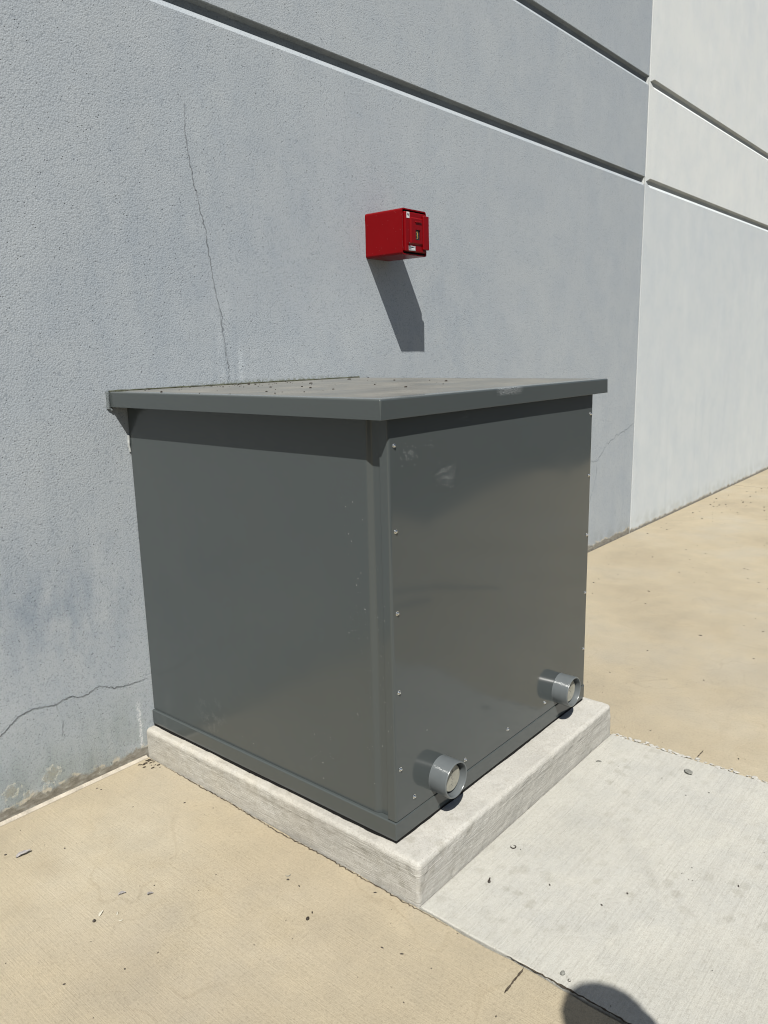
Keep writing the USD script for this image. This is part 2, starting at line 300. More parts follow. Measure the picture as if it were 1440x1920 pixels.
def metal_paint(name='grey_metal_paint', ra=0.075, rb=0.12):
    g = G(); x = g.xyz()
    c = (0.074, 0.086, 0.0865)
    c = g.mix(g.rng(g.noise(2.2, 4), 0.35, 0.65, 0.0, 0.5), c, (1.08, 1.06, 1.02), 'multiply')
    # dust settled on the lid
    nz = g('separate_xyz', vector=g.n and g('geometry') + '.normal') + '.z'
    ex = g.mul(g.rng(x + '.x', -0.03, 0.0), g.rng(x + '.x', 1.19, 1.21, 1.0, 0.0))
    ey = g.rng(x + '.y', -1.215, -1.19)
    dust = g.mul(g.mul(g.rng(nz, 0.8, 0.95), g.mul(ex, ey)), g.mul(g.rng(x + '.z', 1.36, 1.38), g.rng(g.noise(5, 6, 0.65), 0.25, 0.62, 0.35, 0.95)))
    c = g.mix(dust, c, g.ramp(g.noise(7, 5, 0.6), [(0.35, (0.18, 0.17, 0.145)), (0.65, (0.265, 0.25, 0.212))]))
    thin = g.mul(g.mul(g.rng(nz, 0.6, 0.9), g.rng(x + '.z', 1.36, 1.38)), 0.28)
    c = g.mix(thin, c, (0.25, 0.26, 0.25))
    # chalky scuff on the left side and scrape on the lid edge
    sc = g.mul(g.mul(g.near((0.0, -0.37, 0.27), 0.0, 0.10), g.rng(g.noise(28, 5, 0.7), 0.5, 0.66)), 0.25)
    c = g.mix(sc, c, (0.30, 0.31, 0.30))
    lx = g.mul(g.mul(g.rng(x + '.x', 0.47, 0.50), g.rng(x + '.x', 0.58, 0.63, 1.0, 0.0)), g.mul(g.rng(x + '.z', 1.366, 1.376), g.rng(x + '.y', -1.235, -1.24)))
    c = g.mix(g.mul(lx, g.rng(g.noise(1, 3, 0.6, g.map((260, 1, 700))), 0.53, 0.58, 0.0, 0.8)), c, (0.6, 0.62, 0.63))
    rg = g.rng(g.noise(3.5, 4), 0.3, 0.7, ra, rb)
    rg = g.math('add', rg, g.mul(dust, 0.5))
    return g.done(name, base_color=c, roughness=rg, specular_ior_level=0.46)
M['metal'] = metal_paint()
M['metal_side'] = metal_paint('grey_metal_paint_dulled', 0.15, 0.21)
M['pvc'] = plain('grey_pvc', (0.135, 0.15, 0.155), 0.26, 0.5, var=0.05)
M['plug'] = plain('plug_beige', (0.36, 0.35, 0.29), 0.6, 0.4, var=0.15, scale=60)
M['black'] = plain('matt_black', (0.008, 0.008, 0.008), 0.8, 0.2)
M['screw'] = plain('screw_steel', (0.72, 0.72, 0.70), 0.16, 0.5, metallic=1.0, var=0.05)
M['caulk'] = plain('grey_caulk', (0.20, 0.225, 0.23), 0.8, 0.2, var=0.2, scale=50, bump=0.006)
M['caulk_dark'] = plain('mossy_caulk', (0.075, 0.08, 0.055), 0.9, 0.1, var=0.5, scale=18, bump=0.006)
M['flake'] = plain('flaking_caulk', (0.50, 0.52, 0.51), 0.8, 0.2, var=0.3, scale=60)

def red_paint():
    g = G(); c = (0.225, 0.0012, 0.0035)
    c = g.mix(g.rng(g.noise(6, 4), 0.35, 0.65, 0.0, 0.35), c, (0.8, 0.9, 0.9), 'multiply')
    vo = g('voronoi_texture', vector=g.pos(), scale=90.0, feature='f1'); r = g('separate_color', color=vo + '.color') + '.r'
    sp = g.mul(g.rng(vo + '.distance', 0.06, 0.14, 1.0, 0.0), g.math('greater_than', r, 0.93))
    c = g.mix(g.mul(sp, 0.6), c, (0.5, 0.2, 0.2))
    return g.done('red_paint', base_color=c, roughness=0.32, specular_ior_level=0.14, normal=g.bump(g.noise(260, 2), 0.0008, 0.5))
M['red'] = red_paint()
M['dark_red'] = plain('dark_red_recess', (0.06, 0.002, 0.003), 0.5, 0.3)
M['label_white'] = plain('label_white', (0.72, 0.73, 0.72), 0.4, 0.5, var=0.04)
M['label_grey'] = plain('label_grey', (0.42, 0.45, 0.47), 0.35, 0.5, var=0.06)
M['ink'] = plain('ink', (0.02, 0.022, 0.025), 0.5, 0.4)
M['amber'] = plain('amber_mark', (0.62, 0.42, 0.10), 0.5, 0.4)
M['leaf'] = plain('grey_leaf', (0.33, 0.31, 0.30), 0.8, 0.3, var=0.25, scale=120)
M['pale_chip'] = plain('pale_chip', (0.60, 0.57, 0.47), 0.8, 0.3, var=0.2, scale=150)
M['seed'] = plain('dark_seed', (0.035, 0.026, 0.018), 0.6, 0.4, var=0.4, scale=200)
M['stone'] = plain('grey_stone', (0.24, 0.24, 0.215), 0.85, 0.2, var=0.25, scale=150)

# ------------------------------------------------------------------ ground, apron slabs
W, D = 1.1767, 1.2154
ground = tag(obj('ground', trimesh.Trimesh([[-160, -200, -0.14], [200, -200, -0.14], [200, 0.1, -0.14], [-160, 0.1, -0.14]], [[0, 1, 2], [0, 2, 3]]), M['joint_dirt'], smooth=False), kind='structure')
YE = -4.55                                    # edge of the concrete apron
road = tag(obj('asphalt_road', box((-160, -200, -0.13), (200, YE - 0.012, -0.012)), M['asphalt'], smooth=False), kind='structure')

def slab(poly, top, r=0.006, thick=0.1):
    """A cast slab from a polygon outline, its top edge rounded over."""
    cs = lambda p: m3.CrossSection([np.array(p.exterior.coords)[:-1]])
    body = trimesh.creation.extrude_polygon(poly, thick - r, engine='earcut'); body.apply_translation((0, 0, top - thick))
    rings = [np.array(poly.exterior.coords)[:-1]]
    n = len(rings[0]); nx = np.roll(rings[0], -1, 0) - np.roll(rings[0], 1, 0); nx /= np.linalg.norm(nx, axis=1)[:, None]
    inn = np.stack([-nx[:, 1], nx[:, 0]], 1) if poly.exterior.is_ccw else np.stack([nx[:, 1], -nx[:, 0]], 1)
    V, F = [], []
    K = 5
    for k in range(K):
        a = k / (K - 1) * math.pi / 2
        V.append(np.c_[rings[0] + inn * r * (1 - math.cos(a)), np.full(n, top - r + r * math.sin(a))])
    V = np.vstack(V); i = np.arange(n); j = (i + 1) % n
    for k in range(K - 1):
        a, b = k * n + i, k * n + j
        F += [np.stack([a, b, b + n], 1), np.stack([a, b + n, a + n], 1)]
    cap_poly = Polygon(V[-n:, :2])
    cv, cf = trimesh.creation.triangulate_polygon(cap_poly, engine='earcut')
    cap = trimesh.Trimesh(np.c_[cv, np.full(len(cv), top)], cf, process=False)
    if cap.face_normals[:, 2].mean() < 0: cap.invert()
    rim = trimesh.Trimesh(V, np.vstack(F) if poly.exterior.is_ccw else np.vstack(F)[:, ::-1], process=False)
    return cat(body, rim, cap)

def rough_line(p, q, step, amp, seed):
    p, q = np.array(p, float), np.array(q, float); L = np.linalg.norm(q - p); k = max(2, int(L / step))
    s = np.linspace(0, 1, k); P = p + (q - p) * s[:, None]; n = np.array([-(q - p)[1], (q - p)[0]]) / L
    f = meshkit.fbm(np.c_[s * L * 14, np.full(k, seed * 7.3), np.zeros(k)], 4, seed) - 0.5
    f *= np.minimum(1, 20 * np.minimum(s, 1 - s))
    return P + n * (f * 2 * amp)[:, None]

PX0, PX1, PY = -0.030, 1.210, -1.318          # plan of the raised pad
pav = tag(UsdGeom.Xform.Define(stage, numbered('/World', 'pavement')), 'tan broom finished concrete apron along the foot of the wall', kind='structure')
left = np.vstack([[(-40, YE), (PX0 - 0.004, YE)], rough_line((PX0 - 0.004, -3.4), (PX0 - 0.004, -0.006), 0.012, 0.006, 3), [(-40, -0.006)]])
obj('slab', slab(Polygon(left), 0.0, 0.004), M['tan'], pav)
right = np.vstack([[(PX1 + 0.004, -0.006)], rough_line((PX1 + 0.004, -0.01), (PX1 + 0.004, -3.4), 0.012, 0.005, 5), [(PX1 + 0.004, YE), (7.26, YE), (7.26, -0.006)]])
obj('slab', slab(Polygon(right), 0.0, 0.004), M['tan'], pav)
obj('slab', slab(Polygon([(7.272, YE), (60, YE), (60, -0.006), (7.272, -0.006)]), 0.0, 0.006), M['tan'], pav)
pp = np.vstack([rough_line((PX0 + 0.001, PY - 0.002), (PX0 + 0.001, -3.4), 0.012, 0.004, 8), [(PX0, YE), (PX1, YE)], rough_line((PX1 - 0.001, -3.4), (PX1 - 0.001, PY - 0.002), 0.012, 0.005, 9)])
obj('slab', slab(Polygon(pp), 0.003, 0.0035), M['patch'], pav, label='paler newer concrete slab in front of the raised pad')
# saw overcuts at the corners of the pale slab and a few scratches
obj('saw_cut', ribbon([(-0.036, -1.651), (-0.132, -1.653)], 0.0045, 0.0006, 0.006, 'ground', 0.0009, 1), M['joint_dirt'], pav)
obj('saw_cut', ribbon([(1.216, -1.643), (1.302, -1.644)], 0.0045, 0.0006, 0.006, 'ground', 0.0009, 2), M['joint_dirt'], pav)
obj('edge_crack', ribbon([(PX0 - 0.007, -0.12), (PX0 - 0.005, -0.5), (PX0 - 0.009, -0.8), (PX0 - 0.004, -1.1), (PX0 - 0.006, -1.33), (PX0 - 0.003, -1.42)], 0.0034, 0.0016, 0.008, 'ground', 0.0010, 41), M['joint_dirt'], pav)
obj('edge_crack', ribbon([(PX0 - 0.001, -1.60), (PX0 - 0.0005, -1.9), (PX0 - 0.001, -2.6)], 0.005, 0.001, 0.008, 'ground', 0.0034, 42), M['joint_dirt'], pav)
obj('reflected_streak', ribbon([(1.75, -3.25), (2.1, -3.05), (2.4, -2.78), (2.62, -2.5)], 0.13, 0.004, 0.03, 'ground', 0.0012, 43), M['dark_streak'], pav)  # dark streaks added out of view for their reflection in the front panel
obj('reflected_streak', ribbon([(1.5, -3.0), (1.8, -2.85), (2.05, -2.7)], 0.10, 0.004, 0.03, 'ground', 0.0014, 44), M['dark_streak'], pav)
# crumbly mortar along the right edge of the pale slab
rr = np.random.default_rng(4); bits = []
for k in range(300):
    y = -1.33 - rr.random() * 1.3; s = 0.0012 + 0.0032 * rr.random() ** 2
    b = trimesh.creation.icosphere(1, s); b.vertices *= (1.6, 2.2, 0.5); b.vertices *= rr.uniform(0.75, 1.2, b.vertices.shape)
    b.apply_translation((PX1 + 0.006 + rr.normal(0, 0.006), y, 0.003)); bits.append(b)
tag(obj('mortar_crumbs', cat(*bits), M['pad'], pav), kind='stuff')

# ------------------------------------------------------------------ the wall: two tilt-up panels
GROOVES = [2.692, 3.384]; GH, GD, GC = 0.066, 0.022, 0.027
JX, JW, TOP = 4.510, 0.018, 9.2
def wall_profile():
    P = [(0, -0.5)]
    for z in GROOVES: P += [(0, z), (GD, z + GC), (GD, z + GH - 0.012), (0, z + GH)]
    P += [(0, TOP), (0.24, TOP), (0.24, -0.5)]
    return P
def wall_panel(x0, x1, bevel0, bevel1):
    """Extrudes the grooved profile along x; the panel ends are chamfered and a groove can stop in a mitred end."""
    P = np.array(wall_profile()); poly = Polygon(P)
    m = trimesh.creation.extrude_polygon(poly, x1 - x0, engine='earcut')          # local: x = y_world, y = z_world, z = x_world
    v = m.vertices.copy(); m.vertices = np.c_[v[:, 2] + x0, v[:, 0], v[:, 1]]; m.fix_normals(); return m
wall = thing('warehouse_wall', 'tall painted concrete wall with two horizontal grooves behind the grey cabinet', 'wall')
wl = wall_panel(-40, JX, 0, 0)
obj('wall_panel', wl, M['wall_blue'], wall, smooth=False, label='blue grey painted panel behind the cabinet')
# right panel: a solid with grooves that start 8 cm past the joint
blk = m3.Manifold.cube((60.0, 0.24, TOP + 0.5)).translate((JX + JW, 0.0, -0.5))
for z in GROOVES:
    x0 = JX + JW + 0.001
    a = [(x0, -0.0005, z + GH * 0.5), (x0 + 0.085, -0.0005, z - 0.0005), (x0 + 0.085, -0.0005, z + GH + 0.0005), (x0 + 0.10, GD, z + GC), (x0 + 0.10, GD, z + GH - 0.012)]
    b = [(80, p[1], p[2]) for p in ((0, -0.0005, z - 0.0005), (0, -0.0005, z + GH + 0.0005), (0, GD, z + GC), (0, GD, z + GH - 0.012))]
    blk -= m3.Manifold.hull_points(np.array(a + b, float))
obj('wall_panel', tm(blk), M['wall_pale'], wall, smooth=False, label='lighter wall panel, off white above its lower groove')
jn = box((JX + 0.0005, 0.004, -0.4), (JX + JW - 0.0005, 0.2, TOP - 0.01))
obj('joint_sealant', jn, M['joint'], wall, smooth=False)
for z in GROOVES:                                    # sealant plugs where the left grooves meet the joint
    obj('groove_plug', rbox((JX - 0.010, 0.004, z + 0.006), (JX + 0.004, GD + 0.01, z + GH - 0.006), 0.0045), M['joint'], wall)
sb = []
y0 = rough_line((-40, -0.013), (-0.04, -0.013), 0.02, 0.006, 12)
y0 = y0[y0[:, 0] > -6]
V = np.vstack([np.c_[y0, np.full(len(y0), 0.0012)], np.c_[y0[:, 0], y0[:, 1] + 0.006, np.full(len(y0), 0.006)], np.c_[y0[:, 0], np.full(len(y0), -0.0008), np.full(len(y0), 0.009)]])
n = len(y0); i = np.arange(n - 1)
F = np.vstack([np.stack([k * n + i, k * n + i + 1, (k + 1) * n + i + 1], 1) for k in (0, 1)] + [np.stack([k * n + i, (k + 1) * n + i + 1, (k + 1) * n + i], 1) for k in (0, 1)])
obj('floor_sealant', trimesh.Trimesh(V, F, process=False), M['sealant'], wall)
# cracks
C1 = [(0.348, 2.401), (0.344, 2.276), (0.364, 2.134), (0.396, 2.007), (0.417, 1.914), (0.428, 1.798), (0.441, 1.72), (0.462, 1.661), (0.462, 1.60), (0.474, 1.52), (0.482, 1.456), (0.476, 1.394)]
obj('crack', ribbon(C1, 0.0028, 0.0019, 0.007, 'wall', 0.0014, 21), M['crack'], wall, label='long hairline crack rising from the cabinet lid')
obj('crack', ribbon([(0.441, 1.72), (0.447, 1.64), (0.458, 1.56), (0.466, 1.47)], 0.003, 0.0014, 0.012, 'wall', 0.0017, 22), M['crack_soft'], wall)
C2 = [(-0.64, 0.27), (-0.555, 0.304), (-0.52, 0.328), (-0.498, 0.347), (-0.443, 0.358), (-0.40, 0.352), (-0.361, 0.346), (-0.33, 0.356), (-0.302, 0.354), (-0.27, 0.339), (-0.244, 0.340), (-0.215, 0.353), (-0.191, 0.35), (-0.155, 0.336), (-0.145, 0.327), (-0.126, 0.325), (-0.08, 0.318), (-0.04, 0.316), (-0.006, 0.318)]
obj('crack', ribbon(C2, 0.0034, 0.0015, 0.006, 'wall', 0.0014, 23), M['crack'], wall, label='wandering crack low on the wall left of the cabinet')
obj('crack', ribbon([(-0.361, 0.344), (-0.355, 0.31), (-0.345, 0.27), (-0.352, 0.22)], 0.0045, 0.0014, 0.01, 'wall', 0.001, 24), M['crack_soft'], wall)
C3 = [(4.503, 0.905), (4.36, 0.87), (4.22, 0.85), (4.10, 0.815), (3.98, 0.765), (3.90, 0.70), (3.84, 0.672), (3.748, 0.665), (3.6, 0.66)]
obj('crack', ribbon(C3, 0.0045, 0.006, 0.02, 'wall', 0.0014, 25), M['crack_soft'], wall, label='faint diagonal crack right of the cabinet')
obj('crack', ribbon([(3.85, 0.67), (3.83, 0.55), (3.78, 0.44), (3.74, 0.38)], 0.006, 0.003, 0.02, 'wall', 0.001, 26), M['crack_soft'], wall)

# ------------------------------------------------------------------ raised concrete pad
def pad_mesh():
    lo, hi = np.array([PX0, PY, -0.05]), np.array([PX1, -0.001, 0.113])
    def face(u, v, w, flip):
        return None
    nx, ny, nz = 110, 120, 22
    V, F = [], []; off = 0
    xs, ys = np.linspace(lo[0], hi[0], nx), np.linspace(lo[1], hi[1], ny)
    xs = np.sort(np.r_[xs, lo[0] + np.linspace(0.001, 0.04, 12), hi[0] - np.linspace(0.001, 0.04, 12)]); ys = np.sort(np.r_[ys, lo[1] + np.linspace(0.001, 0.04, 12)])
    zs = np.sort(np.r_[np.linspace(lo[2], hi[2] - 0.036, nz), hi[2] - np.linspace(0, 0.034, 12)])
    def add(P):
        nonlocal off
        n, m = P.shape[:2]; V.append(P.reshape(-1, 3)); F.append(grid_faces(n, m) + off); off += n * m
    X, Y = np.meshgrid(xs, ys, indexing='ij'); add(np.stack([X, Y, np.full_like(X, hi[2])], -1))
    X, Z = np.meshgrid(xs, zs, indexing='ij'); add(np.stack([X, np.full_like(X, lo[1]), Z], -1))
    Y, Z = np.meshgrid(ys[::-1], zs, indexing='ij'); add(np.stack([np.full_like(Y, lo[0]), Y, Z], -1))
    Y, Z = np.meshgrid(ys, zs, indexing='ij'); add(np.stack([np.full_like(Y, hi[0]), Y, Z], -1))
    m = trimesh.Trimesh(np.vstack(V), np.vstack(F), process=False); m.merge_vertices(digits_vertex=6)
    v = m.vertices.copy(); r = 0.015
    a = np.array([lo[0] + r, lo[1] + r, -9]); b = np.array([hi[0] - r, 9, hi[2] - r])
    q = np.clip(v, a, b); d = v - q; L = np.linalg.norm(d, axis=1)
    # vertical corners keep a tighter radius than the top edge
    low = np.clip((hi[2] - 0.02 - v[:, 2]) / 0.03, 0, 1)
    out = np.where(L[:, None] > 1e-9, q + d / np.maximum(L, 1e-9)[:, None] * np.minimum(L, r)[:, None], v)
    r2 = 0.011; a2 = np.array([lo[0] + r2, lo[1] + r2, -9]); b2 = np.array([hi[0] - r2, 9, 9]); q2 = np.clip(v, a2, b2); d2 = v - q2; L2 = np.linalg.norm(d2, axis=1)
    out2 = np.where(L2[:, None] > 1e-9, q2 + d2 / np.maximum(L2, 1e-9)[:, None] * np.minimum(L2, r2)[:, None], v)
    out = out * (1 - low)[:, None] + out2 * low[:, None]
    m.vertices = out
    nrm = m.vertex_normals
    n1 = meshkit.fbm(out * 9, 4, 2) - 0.5; n2 = meshkit.fbm(out * 60, 3, 5) - 0.5
    lines = np.sin(out[:, 2] * 2 * math.pi / 0.0062 + 6 * (meshkit.fbm(out * np.array([3, 3, 12]), 3, 8))) * 0.0009
    side = np.clip(1 - np.abs(nrm[:, 2]) * 1.6, 0, 1)
    m.vertices = out + nrm * (n1 * 0.007 + n2 * 0.0042 + lines * side)[:, None] * np.clip((out[:, 1] < -0.002), 0.0, 1.0)[:, None]
    m.vertices[:, 2] += 0.0125 * np.clip(-m.vertices[:, 1], 0, None) * np.clip(m.vertices[:, 2] / 0.1, 0, 1)
    m.fix_normals(); return m
padm = pad_mesh(); padm.vertices[:, 2] += 0.0005 * np.clip(padm.vertices[:, 2] / 0.1, 0, 1)
pad = tag(obj('concrete_pad', padm, M['pad'], smooth=50), 'raised pale concrete pad with rounded edges under the grey cabinet', 'concrete pad')

# ------------------------------------------------------------------ the grey cabinet
cab = thing('utility_cabinet', 'large dark grey sheet metal cabinet with overhanging lid on a concrete pad', 'utility cabinet')
SK0, SK1, SL = 0.126, 0.1825, 0.0118                # skirt bottom and top at the wall, rise per metre outwards
obj('base_strip', shear_y(box((0.004, -D + 0.004, 0.108), (W - 0.004, -0.004, SK0 + 0.002)), SL), M['black'], cab, smooth=False)  # black block filling the gap between pad and skirt
obj('base_skirt', shear_y(rbox((0, -D, SK0), (W, -0.003, SK1), 0.004), SL), M['metal'], cab)
zt = 1.3365
def bow(P, amp, seed, x0, x1, ax):
    u = (P[..., ax] - x0) / (x1 - x0); v = (P[..., 2] - 0.19) / (zt - 0.19)
    env = np.clip(np.minimum(u, 1 - u) * 7, 0, 1) * np.clip(np.minimum(v, 1 - v) * 7, 0, 1)
    q = np.stack([u * 1.8 + 3, v * 4.6, np.zeros_like(u)], -1)
    return env * ((meshkit.noise(q, seed) - 0.5) * 2 * amp + amp * 0.35 * np.sin(v * 13.0 + u * 3.5))
def arc(cx, cy, r, a0, a1, k=7):
    a = np.radians(np.linspace(a0, a1, k)); return np.stack([cx + r * np.cos(a), cy + r * np.sin(a)], 1)
zs_side = np.linspace(0.2, zt, 70)
def side_path():
    ys = np.linspace(-0.004, -1.128, 60)
    a = np.c_[np.full(60, 0.010), ys]
    b = np.array([(0.0105, -1.133), (0.0125, -1.1365), (0.0165, -1.143), (0.0185, -1.1465), (0.019, -1.151), (0.019, -1.165), (0.019, -1.195)])
    return np.vstack([a, b])
sp = side_path()
def sheet_side(mirror):
    m = shell(sp, np.linspace(SK1 + 0.0015, zt, 70), 0.002, lambda P: bow(P, 0.0011, 4 + mirror, 0, -1.13, 1) * (P[..., 1] > -1.12))
    v = m.vertices; w = np.clip((zt - v[:, 2]) / (zt - SK1), 0, 1); v[:, 2] += SL * -v[:, 1] * w
    if mirror: v[:, 0] = W - v[:, 0]; m.invert()
    m.fix_normals(); return m
obj('side_panel', sheet_side(0), M['metal_side'], cab, smooth=35)
obj('side_panel', sheet_side(1), M['metal_side'], cab, smooth=35)
R = 0.007; FX0, FX1, FY = 0.003, W - 0.003, -D + 0.0005
fp = np.vstack([[(FX0, -1.1845), (FX0, -1.195)], arc(FX0 + R, FY + R, R, 180, 270), np.c_[np.linspace(FX0 + R + 0.008, FX1 - R - 0.008, 90), np.full(90, FY)], arc(FX1 - R, FY + R, R, 270, 360), [(FX1, -1.195), (FX1, -1.1845)]])
fz0 = SK1 + SL * D + 0.0035
front = shell(fp, np.linspace(fz0, zt, 90), 0.002, lambda P: bow(P, 0.0036, 11, FX0 + R, FX1 - R, 0) * (P[..., 1] < FY + 0.0008))
fpanel = obj('front_panel', front, M['metal'], cab, smooth=35)
def screw_mesh(x, z):
    prof = np.array([(0.0, -0.0052), (0.0022, -0.0049), (0.0038, -0.0036), (0.0045, -0.0016), (0.0047, 0.0), (0.0066, 0.0001), (0.0066, 0.0009), (0.0, 0.0009)])[::-1]
    m = trimesh.creation.revolve(np.c_[prof[:, 0], -prof[:, 1]], sections=14)
    m.apply_transform(trimesh.transformations.rotation_matrix(math.pi / 2, (1, 0, 0))); m.apply_translation((x, FY - 0.0008, z)); m.fix_normals(); return m
for x, zz in ((0.025, (1.267, 1.041, 0.815, 0.587, 0.356)), (1.156, (1.265, 1.038, 0.810, 0.582, 0.353))):
    for z in zz: obj('screw', screw_mesh(x, z), M['screw'], fpanel)
for x in (0.085, 0.344, 0.597, 0.853, 1.10): obj('screw', screw_mesh(x, 0.242), M['screw'], fpanel)
obj('inner_liner', box((0.03, -1.18, 0.2), (W - 0.03, -0.01, 1.334)), M['black'], cab, smooth=False)
# flecks of pale overspray stuck to the paint
def fleck(p, n, s):
    m = trimesh.creation.icosphere(0, s); m.vertices *= rr_.uniform(0.6, 1.3, (1, 3)); m.vertices[:, n] *= 0.25; m.apply_translation(p); return m
rr_ = np.random.default_rng(77); fl = []
for cx, cz, sx, sz, n, top in ((0.252, 1.160, 0.024, 0.016, 75, 1.0), (0.085, 1.240, 0.020, 0.014, 34, 0.9), (0.185, 1.262, 0.015, 0.010, 18, 0.8), (0.350, 1.312, 0.016, 0.010, 14, 0.7), (0.60, 0.8, 0.35, 0.3, 9, 0.7)):
    for k in range(n):
        fl.append(fleck((cx + rr_.normal(0, sx), FY - 0.0004, min(1.33, cz + rr_.normal(0, sz))), 1, 0.0007 + 0.0006 * rr_.random() * top))
tag(obj('paint_flecks', cat(*fl), M['label_white'], fpanel, smooth=False), kind='stuff')
fl = []
for c_ in range(26):
    z0_, y0_ = rr_.uniform(0.24, 1.2), rr_.uniform(-1.21, -1.06) if c_ < 20 else rr_.uniform(-1.1, -0.5)
    if c_ >= 20: z0_ = rr_.uniform(0.22, 0.42)
    for k in range(int(rr_.integers(2, 7))):
        y, z = y0_ + rr_.normal(0, 0.02), z0_ + rr_.normal(0, 0.06)
        if not (-1.208 < y < -0.3 and 0.215 < z < 1.19): continue
        xs_ = 0.0100 if y > -1.133 else (0.019 if -1.183 < y < -1.149 else (0.003 if y < -1.1855 else None))
        if xs_ is None: continue
        fl.append(fleck((xs_ - 0.0003, y, z), 0, 0.0005 + 0.0009 * rr_.random() ** 2))
tag(obj('paint_flecks', cat(*fl), M['label_white'], cab, smooth=False), kind='stuff')
# lid: folded sheet, slightly dished
_s, _t = m3.Manifold.sphere(0.0055, 20), m3.Manifold.sphere(0.0008, 6)
lid = tm(m3.Manifold.batch_hull([_s.translate((x, y, 1.385)) for x in (-0.0495, 1.231) for y in (-1.236, -0.009)] + [_s.translate((x, y, 1.352)) for x in (-0.0495, 1.231) for y in (-1.236, -0.009)] + [_t.translate((x, y, 1.3388)) for x in (-0.0542, 1.2357) for y in (-1.2407, -0.0043)]))
obj('lid', lid, M['metal'], cab, smooth=40)
def bead(pts, r, seed, mat, name, label=None):
    pts = np.array(pts, float); r_ = np.random.default_rng(seed); segs = []
    for k in range(len(pts) - 1):
        n = max(2, int(np.linalg.norm(pts[k + 1] - pts[k]) / 0.02)); t = np.linspace(0, 1, n, endpoint=False)
        segs.append(pts[k] + (pts[k + 1] - pts[k]) * t[:, None])
    P = np.vstack(segs + [pts[-1:]]); n = len(P); t = np.gradient(P, axis=0); t /= np.linalg.norm(t, axis=1)[:, None]
    a = np.cross(t, [0, 1, 0.001]); a /= np.linalg.norm(a, axis=1)[:, None]; b = np.cross(t, a)
    rad = r * (0.75 + 0.5 * r_.random(n)); ang = np.linspace(0, 2 * np.pi, 9)[:-1]
    V = (P[:, None] + rad[:, None, None] * (a[:, None] * np.cos(ang)[None, :, None] + b[:, None] * np.sin(ang)[None, :, None]))
    V = np.concatenate([V, V[:, :1]], 1); m = trimesh.Trimesh(V.reshape(-1, 3), grid_faces(n, 9), process=False)
    m.merge_vertices(); m.fix_normals(); return obj(name, m, mat, cab, smooth=60, label=label)
bead([(-0.056, -0.003, 1.391), (1.236, -0.003, 1.391)], 0.0045, 3, M['caulk_dark'], 'caulk_bead', 'dirty caulk line behind the lid')
bead([(-0.060, -0.003, 1.392), (-0.061, -0.003, 1.335), (-0.05, -0.003, 1.327)], 0.006, 4, M['caulk'], 'caulk_bead', 'grey caulk smeared round the wall end of the lid')
bead([(0.006, -0.003, 1.235), (0.004, -0.003, 1.20), (0.008, -0.003, 1.175)], 0.004, 5, M['flake'], 'caulk_bead', 'short flaking bit of white caulk beside the cabinet')

# pipe stubs: parts of the cabinet, each with the plug inside it
def lathe(prof, k=40):
    m = trimesh.creation.revolve(np.array(prof), sections=k)        # axis z, z = distance out of the panel
    m.apply_transform(trimesh.transformations.rotation_matrix(math.pi / 2, (1, 0, 0))); m.fix_normals(); return m
def stub(x, z):
    L, ro, ri = 0.061, 0.0565, 0.0495
    prof = [(ri, 0.014), (ri, L - 0.003), (ri + 0.002, L), (ro - 0.002, L), (ro, L - 0.0025), (ro - 0.0012, 0.002), (ro + 0.0012, -0.003), (0.0, -0.003), (0.0, 0.014), (ri, 0.014)]
    p = lathe(prof); p.apply_translation((x, FY - 0.0005, z)); s = obj('drain_stub', p, M['pvc'], cab, smooth=40)
    q = lathe([(0.0, L - 0.018), (0.030, L - 0.0172), (0.0385, L - 0.0165), (0.0405, L - 0.018), (0.0405, 0.012), (0.0, 0.012)][::-1]); q.apply_translation((x, FY - 0.0005, z))
    pl = obj('plug', q, M['plug'], s, smooth=40)
    dots = []
    for k in range(8):
        d = trimesh.creation.icosphere(1, 0.0019); d.apply_translation((x + 0.004 * math.sin(k * 1.9), FY - 0.0005 - (L - 0.0172), z + 0.026 - k * 0.0072)); dots.append(d)
    d = trimesh.creation.icosphere(1, 0.003); 
    tag(obj('stamped_dots', cat(*dots), M['stone'], s), kind='stuff')
stub(0.211, 0.257); stub(0.963, 0.259)

# ------------------------------------------------------------------ red alarm box on the wall
al = thing('alarm_box', 'small red metal box with a windowed door mounted on the blue grey wall', 'alarm box'); al.AddScaleOp().Set(Gf.Vec3f(1.0, 1.055, 1.0))
x0, x1, z0, z1 = 1.311, 1.488, 1.931, 2.128
outer = m3.Manifold.batch_hull([m3.Manifold.sphere(0.011, 20).translate((x, y, z)) for x in (x0 + .011, x1 - .011) for y in (-0.02, -0.19) for z in (z0 + .011, z1 - .011)])
outer = m3.Manifold.batch_hull([m3.Manifold.cylinder(0.206, 0.011, 0.011, 20).rotate((90, 0, 0)).translate((x, -0.001, z)) for x in (x0 + .011, x1 - .011) for z in (z0 + .011, z1 - .011)])
inner = m3.Manifold.batch_hull([m3.Manifold.cylinder(0.06, 0.007, 0.007, 16).rotate((90, 0, 0)).translate((x, -0.17, z)) for x in (x0 + .012, x1 - .012) for z in (z0 + .012, z1 - .012)])
obj('box_body', tm(outer - inner), M['red'], al, smooth=30)
obj('door_seal', box((x0 + .007, -0.198, z0 + .007), (x1 - .007, -0.168, z1 - .007)), M['black'], al, smooth=False)
door = obj('door', rbox((x0 + .0125, -0.215, z0 + .0135), (x1 - .014, -0.197, z1 - .0135), 0.0055, 16), M['red'], al)
obj('door_edge_highlight', rbox((x0 + .0105, -0.2015, z0 + .018), (x0 + .0135, -0.1985, z1 - .018), 0.0012, 8), M['label_grey'], door)  # painted highlight: a pale strip along the left edge of the door
